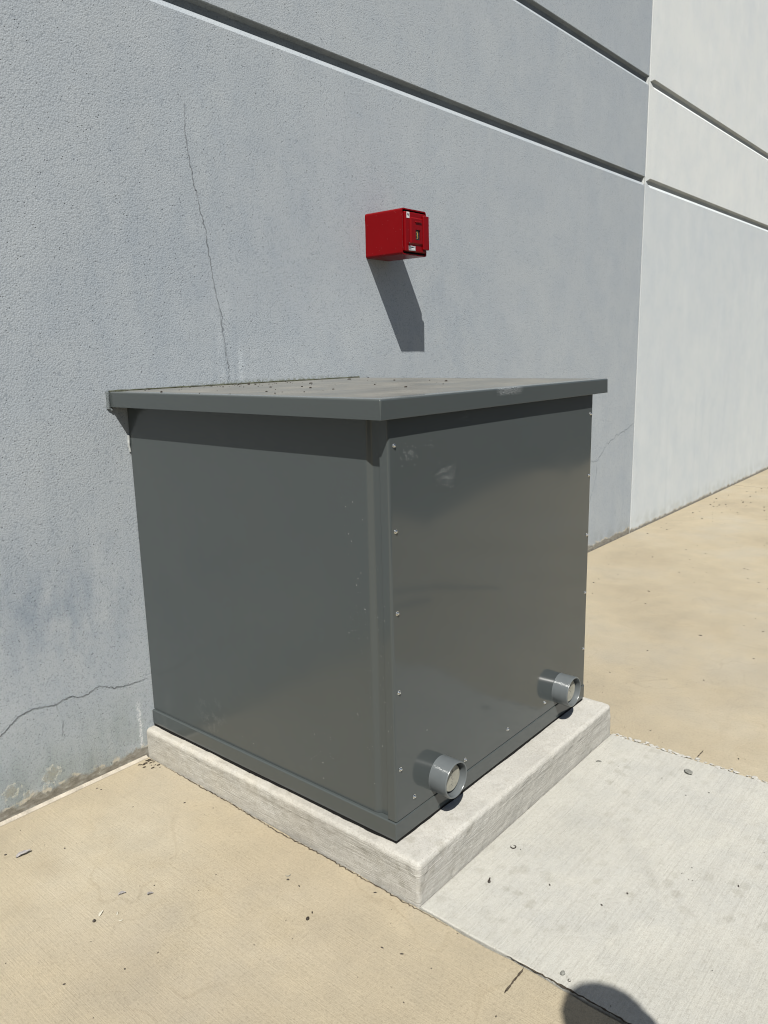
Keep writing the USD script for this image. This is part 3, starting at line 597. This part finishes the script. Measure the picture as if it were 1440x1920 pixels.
obj('side_flange', rbox((1.447, -0.2225, 1.958), (1.4900, -0.2135, 2.106), 0.004, 12), M['red'], door)
plate = tm(m3.Manifold.batch_hull([m3.Manifold.cube((w, 0.001, h)).translate((1.402 - w / 2, y, 2.035 - h / 2)) for w, h, y in ((0.092, 0.118, -0.2145), (0.080, 0.104, -0.2205))])
           - m3.Manifold.cube((0.034, 0.03, 0.044)).translate((1.392, -0.235, 1.997)))
obj('door_plate', plate, M['red'], door)
obj('hood', rbox((1.388, -0.2255, 2.070), (1.433, -0.219, 2.0775), 0.0025, 8), M['red'], door)
win = obj('window', box((1.3925, -0.2162, 1.9975), (1.4255, -0.2152, 2.0405)), M['ink'], door, smooth=False)
sy = []
for dx, dz, w, h in ((0.012, 0.030, .004, .008), (0.016, 0.024, .005, .006), (0.013, 0.017, .004, .007), (0.017, 0.011, .004, .006), (0.012, 0.006, .006, .003)):
    sy.append(box((1.3925 + dx, -0.2168, 1.9975 + dz), (1.3925 + dx + w, -0.2163, 1.9975 + dz + h)))
obj('window_mark', cat(*sy), M['amber'], win, smooth=False)
obj('latch_knob', rbox((1.344, -0.2225, 1.972), (1.353, -0.2145, 1.984), 0.003, 8), M['dark_red'], door)
lb = obj('label_plate', rbox((1.334, -0.2162, 2.086), (1.354, -0.2148, 2.112), 0.0006, 8), M['label_white'], door, label='white sticker at the top of the door')
marks = [box((1.338 + dx, -0.2166, 2.092 + dz), (1.338 + dx + w, -0.2162, 2.092 + dz + h)) for dx, dz, w, h in ((0, .006, .003, .009), (.004, .010, .005, .002), (.004, .004, .002, .005), (.008, .003, .003, .010))]
obj('label_print', cat(*marks), M['ink'], lb, smooth=False)
lb = obj('label_plate', rbox((1.347, -0.2162, 1.949), (1.395, -0.2148, 1.970), 0.0006, 8), M['label_grey'], door, label='grey sticker at the foot of the door')
obj('label_print', cat(box((1.350, -0.2166, 1.954), (1.357, -0.2162, 1.966)), box((1.360, -0.2166, 1.962), (1.380, -0.2162, 1.965))), M['ink'], lb, smooth=False)
obj('label_print', box((1.368, -0.2166, 1.9535), (1.391, -0.2162, 1.9605)), M['label_white'], lb, smooth=False)

# ------------------------------------------------------------------ small litter on the concrete
def sheet_bit(pts, curl, lift, rot, loc, thick=0.0009, seed=0):
    """A curled flake: an outline (unit: metres) bent about its long axis, with thickness."""
    r = np.random.default_rng(seed); poly = Polygon(pts)
    v, f = trimesh.creation.triangulate_polygon(poly, engine='earcut'); m = trimesh.Trimesh(np.c_[v, np.zeros(len(v))], f, process=False)
    m = m.subdivide().subdivide()
    w = m.vertices; s = np.abs(w[:, 1]).max()
    w[:, 2] = curl * (w[:, 1] / s) ** 2 + lift * (w[:, 0] / (np.abs(w[:, 0]).max() + 1e-9)) + (meshkit.noise(w * 220, seed) - 0.5) * 0.003
    top = m; bot = m.copy(); bot.vertices[:, 2] -= thick; bot.invert()
    e = m.edges_sorted; u, c = np.unique(e, axis=0, return_counts=True); be = u[c == 1]; n = len(m.vertices)
    V = np.vstack([top.vertices, bot.vertices]); F = np.vstack([top.faces, bot.faces + n, np.c_[be, be[:, 0] + n], np.c_[be[:, 1], be[:, 1] + n, be[:, 0] + n]])
    mm = trimesh.Trimesh(V, F, process=False); mm.fix_normals()
    mm.apply_transform(trimesh.transformations.rotation_matrix(rot, (0, 0, 1))); mm.vertices[:, 2] += loc[2] + 0.0003 - mm.vertices[:, 2].min() ; mm.apply_translation((loc[0], loc[1], 0)); return mm
def lump(loc, size, seed, stretch=(1, 1, 1), rot=0.0):
    r = np.random.default_rng(seed); m = trimesh.creation.icosphere(2, 1.0)
    m.vertices *= 1 + 0.35 * (meshkit.fbm(m.vertices * 1.7 + seed, 3, seed) - 0.5)[:, None] * 2
    m.vertices *= np.array(stretch) * size
    m.apply_transform(trimesh.transformations.rotation_matrix(rot, (0, 0, 1)))
    m.vertices[:, 2] += loc[2] - m.vertices[:, 2].min() - size * 0.08; m.apply_translation((loc[0], loc[1], 0)); return m
def curl_bit(loc, rad, tube, a0, a1, rot, seed):
    a = np.linspace(a0, a1, 16); r = np.random.default_rng(seed)
    P = np.stack([rad * np.cos(a), rad * 0.8 * np.sin(a), tube + 0.25 * rad * np.abs(np.sin(a * 0.7))], 1)
    t = np.gradient(P, axis=0); t /= np.linalg.norm(t, axis=1)[:, None]; q = np.cross(t, [0, 0, 1.0]); b = np.cross(t, q)
    ang = np.linspace(0, 2 * np.pi, 7)[:-1]; tw = tube * np.sin(np.linspace(0.3, 2.9, 16))
    V = P[:, None] + tw[:, None, None] * (q[:, None] * np.cos(ang)[None, :, None] + b[:, None] * np.sin(ang)[None, :, None]); V = np.concatenate([V, V[:, :1]], 1)
    m = trimesh.Trimesh(V.reshape(-1, 3), grid_faces(16, 7), process=False); m.merge_vertices(); m.fix_normals()
    m.apply_transform(trimesh.transformations.rotation_matrix(rot, (0, 0, 1))); m.apply_translation(loc); return m
def litter(name, mesh, mat, label, c): tag(obj(name, mesh, mat, smooth=50), label, c)
sl = lambda k: [(x * k, y * k) for x, y in LEAF]
LEAF = [(-0.019, -0.004), (-0.008, -0.007), (0.004, -0.006), (0.019, -0.003), (0.02, 0.003), (0.006, 0.006), (-0.006, 0.0075), (-0.017, 0.005)]
sl = lambda k: [(x * k, y * k) for x, y in LEAF]
litter('dry_leaf', sheet_bit(sl(1.15), 0.006, 0.004, -0.25, (-0.617, -0.220, 0), seed=1), M['leaf'], 'large grey folded leaf scrap on tan concrete at the far left', 'leaf')
litter('dry_leaf', sheet_bit(sl(0.55), 0.006, 0.002, -0.5, (-0.520, -0.622, 0), seed=2), M['leaf'], 'small grey curled leaf scrap, left one of the close pair on tan concrete', 'leaf')
litter('dry_leaf', sheet_bit(sl(0.5), 0.006, -0.002, -0.1, (-0.470, -0.688, 0), seed=3), M['leaf'], 'small grey curled leaf scrap, right one of the close pair on tan concrete', 'leaf')
litter('paint_flake', sheet_bit(sl(0.52), 0.003, 0.001, 0.5, (-0.600, -0.648, 0), seed=4), M['pale_chip'], 'whitish crumpled flake just above the dark seed at lower left', 'flake')
litter('paint_flake', sheet_bit(sl(0.33), 0.003, 0.001, 0.9, (-0.571, -0.683, 0), seed=5), M['pale_chip'], 'smallest pale flake right of the whitish crumpled flake', 'flake')
litter('dry_husk', curl_bit((-0.577, -0.712, 0), 0.006, 0.0013, 3.4, 5.9, -0.7, 6), M['pale_chip'], 'thin pale crescent husk below the pale flakes', 'husk')
litter('seed', lump((-0.628, -0.662, 0), 0.0042, 7, (1.1, 0.9, 0.8)), M['seed'], 'dark brown seed beside the whitish crumpled flake', 'seed')
litter('seed', lump((-0.256, -1.111, 0), 0.0050, 8, (1.2, 0.9, 0.8), 0.4), M['seed'], 'dark split seed alone in the middle of the tan concrete', 'seed')
litter('seed', lump((-0.652, -0.176, 0), 0.003, 9, (1.2, 0.8, 0.7), -0.4), M['seed'], 'tiny dark seed left of the large leaf scrap', 'seed')
litter('dry_husk', curl_bit((-0.166, -0.935, 0), 0.0075, 0.0013, 3.3, 6.2, -0.6, 10), M['stone'], 'thin curled husk on tan concrete near the pad', 'husk')
litter('seed', lump((-0.180, -0.950, 0), 0.0028, 11, (1.5, 0.8, 0.6), -0.7), M['seed'], 'small dark seed just below the curled husk near the pad', 'seed')
litter('dry_husk', curl_bit((0.352, -1.388, 0.004), 0.008, 0.0017, 2.4, 7.6, -0.8, 12), M['seed'], 'dark C shaped curl on the pale slab in front of the pad', 'husk')
tw = cat(lump((0.172, -1.416, 0.004), 0.0042, 13, (1.0, 1.0, 0.8)), lump((0.1815, -1.411, 0.004), 0.003, 14, (3.0, 0.7, 0.7), 0.35))
litter('plant_bud', tw, M['seed'], 'black bud with a short stalk on the pale slab', 'bud')
litter('dry_husk', curl_bit((0.975, -1.378, 0.004), 0.010, 0.002, 0.4, 3.0, -0.9, 15), M['stone'], 'grey curled husk on the pale slab near the right pad corner', 'husk')
litter('stone_chip', sheet_bit([(-0.017, -0.008), (-0.002, -0.015), (0.016, -0.004), (0.012, 0.010), (-0.006, 0.012), (-0.015, 0.004)], 0.001, 0.0, 0.6, (1.108, -1.655, 0.004), 0.004, 16), M['stone'], 'flat angular grey stone chip on the pale slab', 'stone chip')
litter('pebble', lump((0.004, -1.735, 0.003), 0.0055, 17, (1.2, 1.0, 0.7)), M['stone'], 'small grey pebble at the slab edge above the head shadow', 'pebble')
litter('dry_husk', curl_bit((-0.003, -1.757, 0.002), 0.0042, 0.0011, 0, 5.4, 0, 18), M['seed'], 'tiny dark ring beside the pebble at the slab edge', 'husk')
litter('twig', lump((1.255, -1.258, 0), 0.0035, 19, (3.2, 0.7, 0.6), -0.5), M['seed'], 'short dark twig on tan concrete by the right pad corner', 'twig')
# uncountable grit on the ground and on the lid
bits = []; rr = np.random.default_rng(31)
def inside(x, y): return PX0 - 0.03 < x < PX1 + 0.02 and y > PY - 0.02
for k in range(400):
    if k < 280: x, y = rr.uniform(-0.95, 1.9), rr.uniform(-2.1, -0.03)
    else: x, y = rr.uniform(1.3, 7.5), rr.uniform(-1.8, -0.03)
    if inside(x, y) or (PX0 < x < PX1 and rr.random() < 0.6): continue
    s = 0.0009 + 0.0017 * rr.random() ** 3 + (0.0014 if k >= 280 else 0)
    b = trimesh.creation.icosphere(0, s); b.vertices *= (1 + rr.random() * 1.8, 1, 0.7); b.apply_transform(trimesh.transformations.rotation_matrix(rr.random() * 3, (0, 0, 1)))
    b.apply_translation((x, y, (0.0045 if PX0 < x < PX1 else 0.0005) + s * 0.3)); bits.append(b)
for k in range(26):                                   # gathered near the wall at the far right
    x, y = rr.normal(6.4, 0.5), rr.normal(-0.4, 0.25)
    if y > -0.03: continue
    b = trimesh.creation.icosphere(0, 0.004 + 0.005 * rr.random()); b.vertices *= (1.6, 1, 0.5); b.apply_translation((x, y, 0.001)); bits.append(b)
tag(obj('ground_grit', cat(*bits), M['seed'], smooth=False), 'tiny dark grit scattered over the concrete', 'grit', kind='stuff')
bits = []
for k in range(90):
    u = rr.random()
    x, y = (rr.uniform(-0.02, 1.2), -rr.random() ** 2 * 0.9 - 0.012) if u < 0.55 else (rr.normal(0.45, 0.16), -0.012 - abs(rr.normal(0, 0.10)))
    if not -0.04 < x < 1.22 or y < -1.2: continue
    s = 0.0009 + 0.0024 * rr.random() ** 3
    b = trimesh.creation.icosphere(1, s); b.vertices *= (1 + rr.random(), 1 + rr.random(), 0.8); b.vertices *= rr.uniform(0.8, 1.2, b.vertices.shape); b.apply_translation((x, y, 1.391 + s * 0.3)); bits.append(b)
for x, y, s in ((1.0, -0.16, 0.006), (0.63, -0.3, 0.005), (0.90, -0.75, 0.0045), (0.47, -0.9, 0.004)):
    b = trimesh.creation.icosphere(1, s); b.vertices *= (1.8, 1, 0.6); b.apply_translation((x, y, 1.392)); bits.append(b)
tag(obj('lid_grit', cat(*bits), M['seed'], smooth=False), 'dark crumbs of dirt lying on the cabinet lid', 'grit', kind='stuff')
# rotted leaf dirt in the corner of pad and wall
bits = []
for k in range(26):
    s = 0.0015 + 0.003 * rr.random(); b = trimesh.creation.icosphere(1, s); b.vertices *= (1.6, 1, 0.5); b.vertices *= rr.uniform(0.7, 1.25, b.vertices.shape)
    b.apply_translation((PX0 - 0.012 - abs(rr.normal(0, 0.02)), -0.025 - abs(rr.normal(0, 0.03)), 0.001)); bits.append(b)
tag(obj('corner_dirt', cat(*bits), M['joint_dirt'], smooth=False), 'brown dirt gathered in the corner of pad and wall', 'dirt', kind='stuff')

# ------------------------------------------------------------------ the photographer, standing beside the camera: only the head's shadow falls into the picture
M['skin'] = plain('skin', (0.42, 0.26, 0.19), 0.55, 0.4, var=0.05)
M['hair'] = plain('dark_hair', (0.03, 0.022, 0.016), 0.6, 0.4, var=0.3, scale=90)
M['shirt'] = plain('navy_cloth', (0.05, 0.065, 0.10), 0.9, 0.2, var=0.12, scale=60)
M['trouser'] = plain('grey_cloth', (0.11, 0.11, 0.115), 0.9, 0.2, var=0.12, scale=60)
M['shoe'] = plain('black_shoe', (0.02, 0.02, 0.022), 0.5, 0.4)
M['eye'] = plain('eye_white', (0.7, 0.7, 0.68), 0.2, 0.5)
HEAD = np.array([-0.988, -2.693, 1.585])
pF = np.array([-0.665, 0.747, 0.0]); pR = np.array([0.747, 0.665, 0.0]); pU = np.array([0, 0, 1.0])
BASE = np.array([HEAD[0], HEAD[1], 0]) - pF * 0.045
def P3(r, f, u): return BASE + pR * r + pF * f + pU * u
def bone(chain, seg=20):
    out = None
    for (a, ra), (b, rb) in zip(chain[:-1], chain[1:]):
        s = m3.Manifold.batch_hull([m3.Manifold.sphere(ra, seg).translate(tuple(a)), m3.Manifold.sphere(rb, seg).translate(tuple(b))])
        out = s if out is None else out + s
    return out
def smooth_body(man, edge, it=10):
    t = tm(man.refine_to_length(edge)); t.merge_vertices(); trimesh.smoothing.filter_taubin(t, 0.5, 0.53, it); return t
hF = pF * 0.86 - pU * 0.12; hF /= np.linalg.norm(hF); hU = np.cross(pR, hF)
def H3(r, f, u): return HEAD + pR * r + hF * f + hU * u
LSH, RSH = P3(-0.17, -0.01, 1.345), P3(0.17, -0.01, 1.345)
phone_c = CAM - FW * 0.0115 - UP * 0.052 + RT * 0.018
LW = phone_c - RT * 0.075 - FW * 0.035 - UP * 0.085; LE = (LSH + LW) / 2 + np.array([-0.03, -0.06, -0.16])
RE, RW = P3(0.215, -0.03, 1.07), P3(0.205, 0.03, 0.83)
arms = lambda g: [[(LSH, 0.055 + g), (LE, 0.042 + g)], [(LE, 0.041 + g), (LW, 0.027 + g)], [(RSH, 0.055 + g), (RE, 0.042 + g)], [(RE, 0.041 + g), (RW, 0.027 + g)]]
torso = lambda g: [[(P3(0, 0, 1.36), 0.075 + g), (P3(0, -0.02, 1.25), 0.105 + g)], [(LSH, 0.06 + g), (P3(-0.07, 0.0, 1.15), 0.10 + g)], [(RSH, 0.06 + g), (P3(0.07, 0.0, 1.15), 0.10 + g)],
                   [(P3(-0.07, 0, 1.15), 0.10 + g), (P3(-0.06, 0.01, 0.98), 0.09 + g)], [(P3(0.07, 0, 1.15), 0.10 + g), (P3(0.06, 0.01, 0.98), 0.09 + g)], [(P3(-0.075, -0.01, 0.9), 0.10 + g), (P3(0.075, -0.01, 0.9), 0.10 + g)],
                   [(P3(-0.05, 0, 1.1), 0.1 + g), (P3(-0.07, -0.01, 0.9), 0.1 + g)], [(P3(0.05, 0, 1.1), 0.1 + g), (P3(0.07, -0.01, 0.9), 0.1 + g)]]
legs = lambda g: sum([[[(P3(s * 0.085, 0, 0.86), 0.088 + g), (P3(s * 0.10, 0.015, 0.47), 0.055 + g)], [(P3(s * 0.10, 0.015, 0.47), 0.054 + g), (P3(s * 0.105, -0.015, 0.30), 0.053 + g)], [(P3(s * 0.105, -0.015, 0.30), 0.052 + g), (P3(s * 0.11, -0.02, 0.09), 0.036 + g)]] for s in (-1, 1)], [])
body = bone([(P3(0, 0.0, 1.36), 0.06), (H3(0, -0.02, -0.07), 0.055)])
for c in torso(0) + arms(0) + legs(0): body += bone(c)
for s in (-1, 1): body += bone([(P3(s * 0.11, -0.03, 0.05), 0.035), (P3(s * 0.125, 0.14, 0.035), 0.026)])
skull = m3.Manifold.sphere(1.0, 32).scale((0.073, 0.092, 0.108))
RM = np.stack([pR, hF, hU], 1)
skull = skull.transform(np.c_[RM, H3(0, -0.005, 0.015)])
jaw = m3.Manifold.batch_hull([m3.Manifold.sphere(r, 16).translate(tuple(H3(*p))) for p, r in (((0, 0.062, -0.092), 0.022), ((-0.042, 0.02, -0.07), 0.026), ((0.042, 0.02, -0.07), 0.026), ((0, 0.05, -0.03), 0.05), ((-0.045, 0.045, 0.0), 0.026), ((0.045, 0.045, 0.0), 0.026))])
nose = bone([(H3(0, 0.086, 0.012), 0.008), (H3(0, 0.106, -0.03), 0.011)]) + bone([(H3(-0.011, 0.094, -0.034), 0.008), (H3(0.011, 0.094, -0.034), 0.008)])
lips = bone([(H3(-0.018, 0.076, -0.060), 0.007), (H3(0.0, 0.083, -0.060), 0.008), (H3(0.018, 0.076, -0.060), 0.007)])
ears = bone([(H3(-0.076, -0.005, 0.018), 0.012), (H3(-0.074, 0.0, -0.028), 0.009)]) + bone([(H3(0.076, -0.005, 0.018), 0.012), (H3(0.074, 0.0, -0.028), 0.009)])
body = body + skull + jaw + nose + lips + ears
def hand(w, d, n, side, curl):
    """w wrist, d along the hand, n out of the palm (towards what is held), side towards the thumb."""
    d, n = d / np.linalg.norm(d), n / np.linalg.norm(n); side = side - d * (side @ d); side /= np.linalg.norm(side)
    h = m3.Manifold.batch_hull([m3.Manifold.sphere(0.013, 14).translate(tuple(w + d * a + side * b)) for a, b in ((0.0, 0.018), (0.0, -0.018), (0.085, 0.032), (0.08, -0.034))]) + bone([(w - d * 0.02, 0.025), (w + d * 0.02, 0.02)])
    for k, L in enumerate((0.072, 0.08, 0.075, 0.058)):
        p = w + d * 0.082 + side * (0.030 - 0.0205 * k); ch = [(p, 0.0095)]; a = 0.0
        for j, fr in enumerate((0.45, 0.30, 0.25)):
            a += curl[j]; p = p + (d * math.cos(a) + n * math.sin(a)) * L * fr; ch.append((p, 0.009 - 0.0008 * j))
        h += bone(ch, 12)
    t0 = w + d * 0.02 + side * 0.024; t1 = t0 + (side * 0.7 + d * 0.6 + n * 0.25) * 0.042; t2 = t1 + (d * 0.8 + side * 0.15 + n * 0.5) * 0.032; t3 = t2 + (d * 0.8 - side * 0.2 + n * 0.45) * 0.026
    return h + bone([(t0, 0.014), (t1, 0.0115), (t2, 0.0105), (t3, 0.0085)], 12)
body += hand(LW, UP * 0.55 + RT * 0.75, FW, UP - RT * 0.6, (0.35, 0.35, 0.25))
body += hand(RW, -pU + pF * 0.15, -pR, pF, (0.35, 0.5, 0.4))
person = thing('person', 'person in navy shirt and grey trousers standing on the concrete and holding out a phone', 'person')
bodyo = obj('body', smooth_body(body, 0.012, 8), M['skin'], person, smooth=True)
for s in (-1, 1):
    e = trimesh.creation.icosphere(2, 0.0115); e.apply_translation(H3(s * 0.031, 0.0765, 0.012)); ir = trimesh.creation.icosphere(2, 0.0058); ir.apply_translation(H3(s * 0.031, 0.0835, 0.0115))
    eo = obj('eye', e, M['eye'], bodyo); obj('iris', ir, M['ink'], eo)
sh = None
for c in torso(0.012) + arms(0.012): sh = bone(c) if sh is None else sh + bone(c)
cutb = m3.Manifold.cube((3, 3, 3)).translate((BASE[0] - 1.5, BASE[1] - 1.5, 0.86))
sh = sh ^ cutb
sh -= m3.Manifold.sphere(0.07, 20).translate(tuple(P3(0, 0.03, 1.45)))
for w, e in ((LW, LE), (RW, RE)):
    q = e + (w - e) * 0.78; sh -= m3.Manifold.batch_hull([m3.Manifold.sphere(0.055, 16).translate(tuple(q + (w - e) * 0.2)), m3.Manifold.sphere(0.055, 16).translate(tuple(w + (w - e) * 0.3))])
obj('shirt', smooth_body(sh, 0.014, 6), M['shirt'], person, smooth=True)
tr = None
for c in legs(0.013) + torso(0.006)[5:6]: tr = bone(c) if tr is None else tr + bone(c)
tr = tr ^ m3.Manifold.cube((3, 3, 0.82)).translate((BASE[0] - 1.5, BASE[1] - 1.5, 0.085))
obj('trousers', smooth_body(tr, 0.016, 6), M['trouser'], person, smooth=True)
for s in (-1, 1):
    f = m3.Manifold.batch_hull([m3.Manifold.sphere(r, 18).translate(tuple(P3(*p))) for p, r in (((s * 0.11, -0.045, 0.045), 0.044), ((s * 0.115, 0.05, 0.045), 0.044), ((s * 0.125, 0.155, 0.036), 0.035), ((s * 0.11, -0.03, 0.10), 0.042))])
    f = f ^ m3.Manifold.cube((3, 3, 3)).translate((BASE[0] - 1.5, BASE[1] - 1.5, 0.005))
    obj('shoe', tm(f), M['shoe'], person, smooth=40)
hr = m3.Manifold.sphere(1.0, 36).scale((0.083, 0.101, 0.116)).transform(np.c_[RM, H3(0, -0.012, 0.021)])
hr -= m3.Manifold.cube((0.4, 0.2, 0.3)).translate((-0.2, 0.035, -0.29)).transform(np.c_[RM, H3(0, 0.0, 0.06)])
hr -= m3.Manifold.cube((0.4, 0.4, 0.2)).translate((-0.2, -0.2, -0.2)).transform(np.c_[RM, H3(0, 0.0, -0.055)])
ht = smooth_body(hr, 0.007, 5); ht.vertices += ht.vertex_normals * ((meshkit.fbm(ht.vertices * 55, 3, 3) - 0.5) * 0.008)[:, None]
obj('hair', ht, M['hair'], person, smooth=True)
ph = thing('phone', 'black phone held up in the left hand of the person', 'phone')
pm = rbox((-0.0365, -0.075, -0.004), (0.0365, 0.075, 0.004), 0.0038, 12)
PM = np.eye(4); PM[:3, :3] = np.stack([RT, UP, -FW], 1); PM[:3, 3] = CAM - FW * 0.0135 - UP * 0.052 + RT * 0.018
pm.apply_transform(PM); obj('phone_case', pm, M['black'], ph)
sc = box((-0.034, -0.072, 0.00405), (0.034, 0.072, 0.0045)); sc.apply_transform(PM); obj('screen', sc, M['ink'], ph, smooth=False)
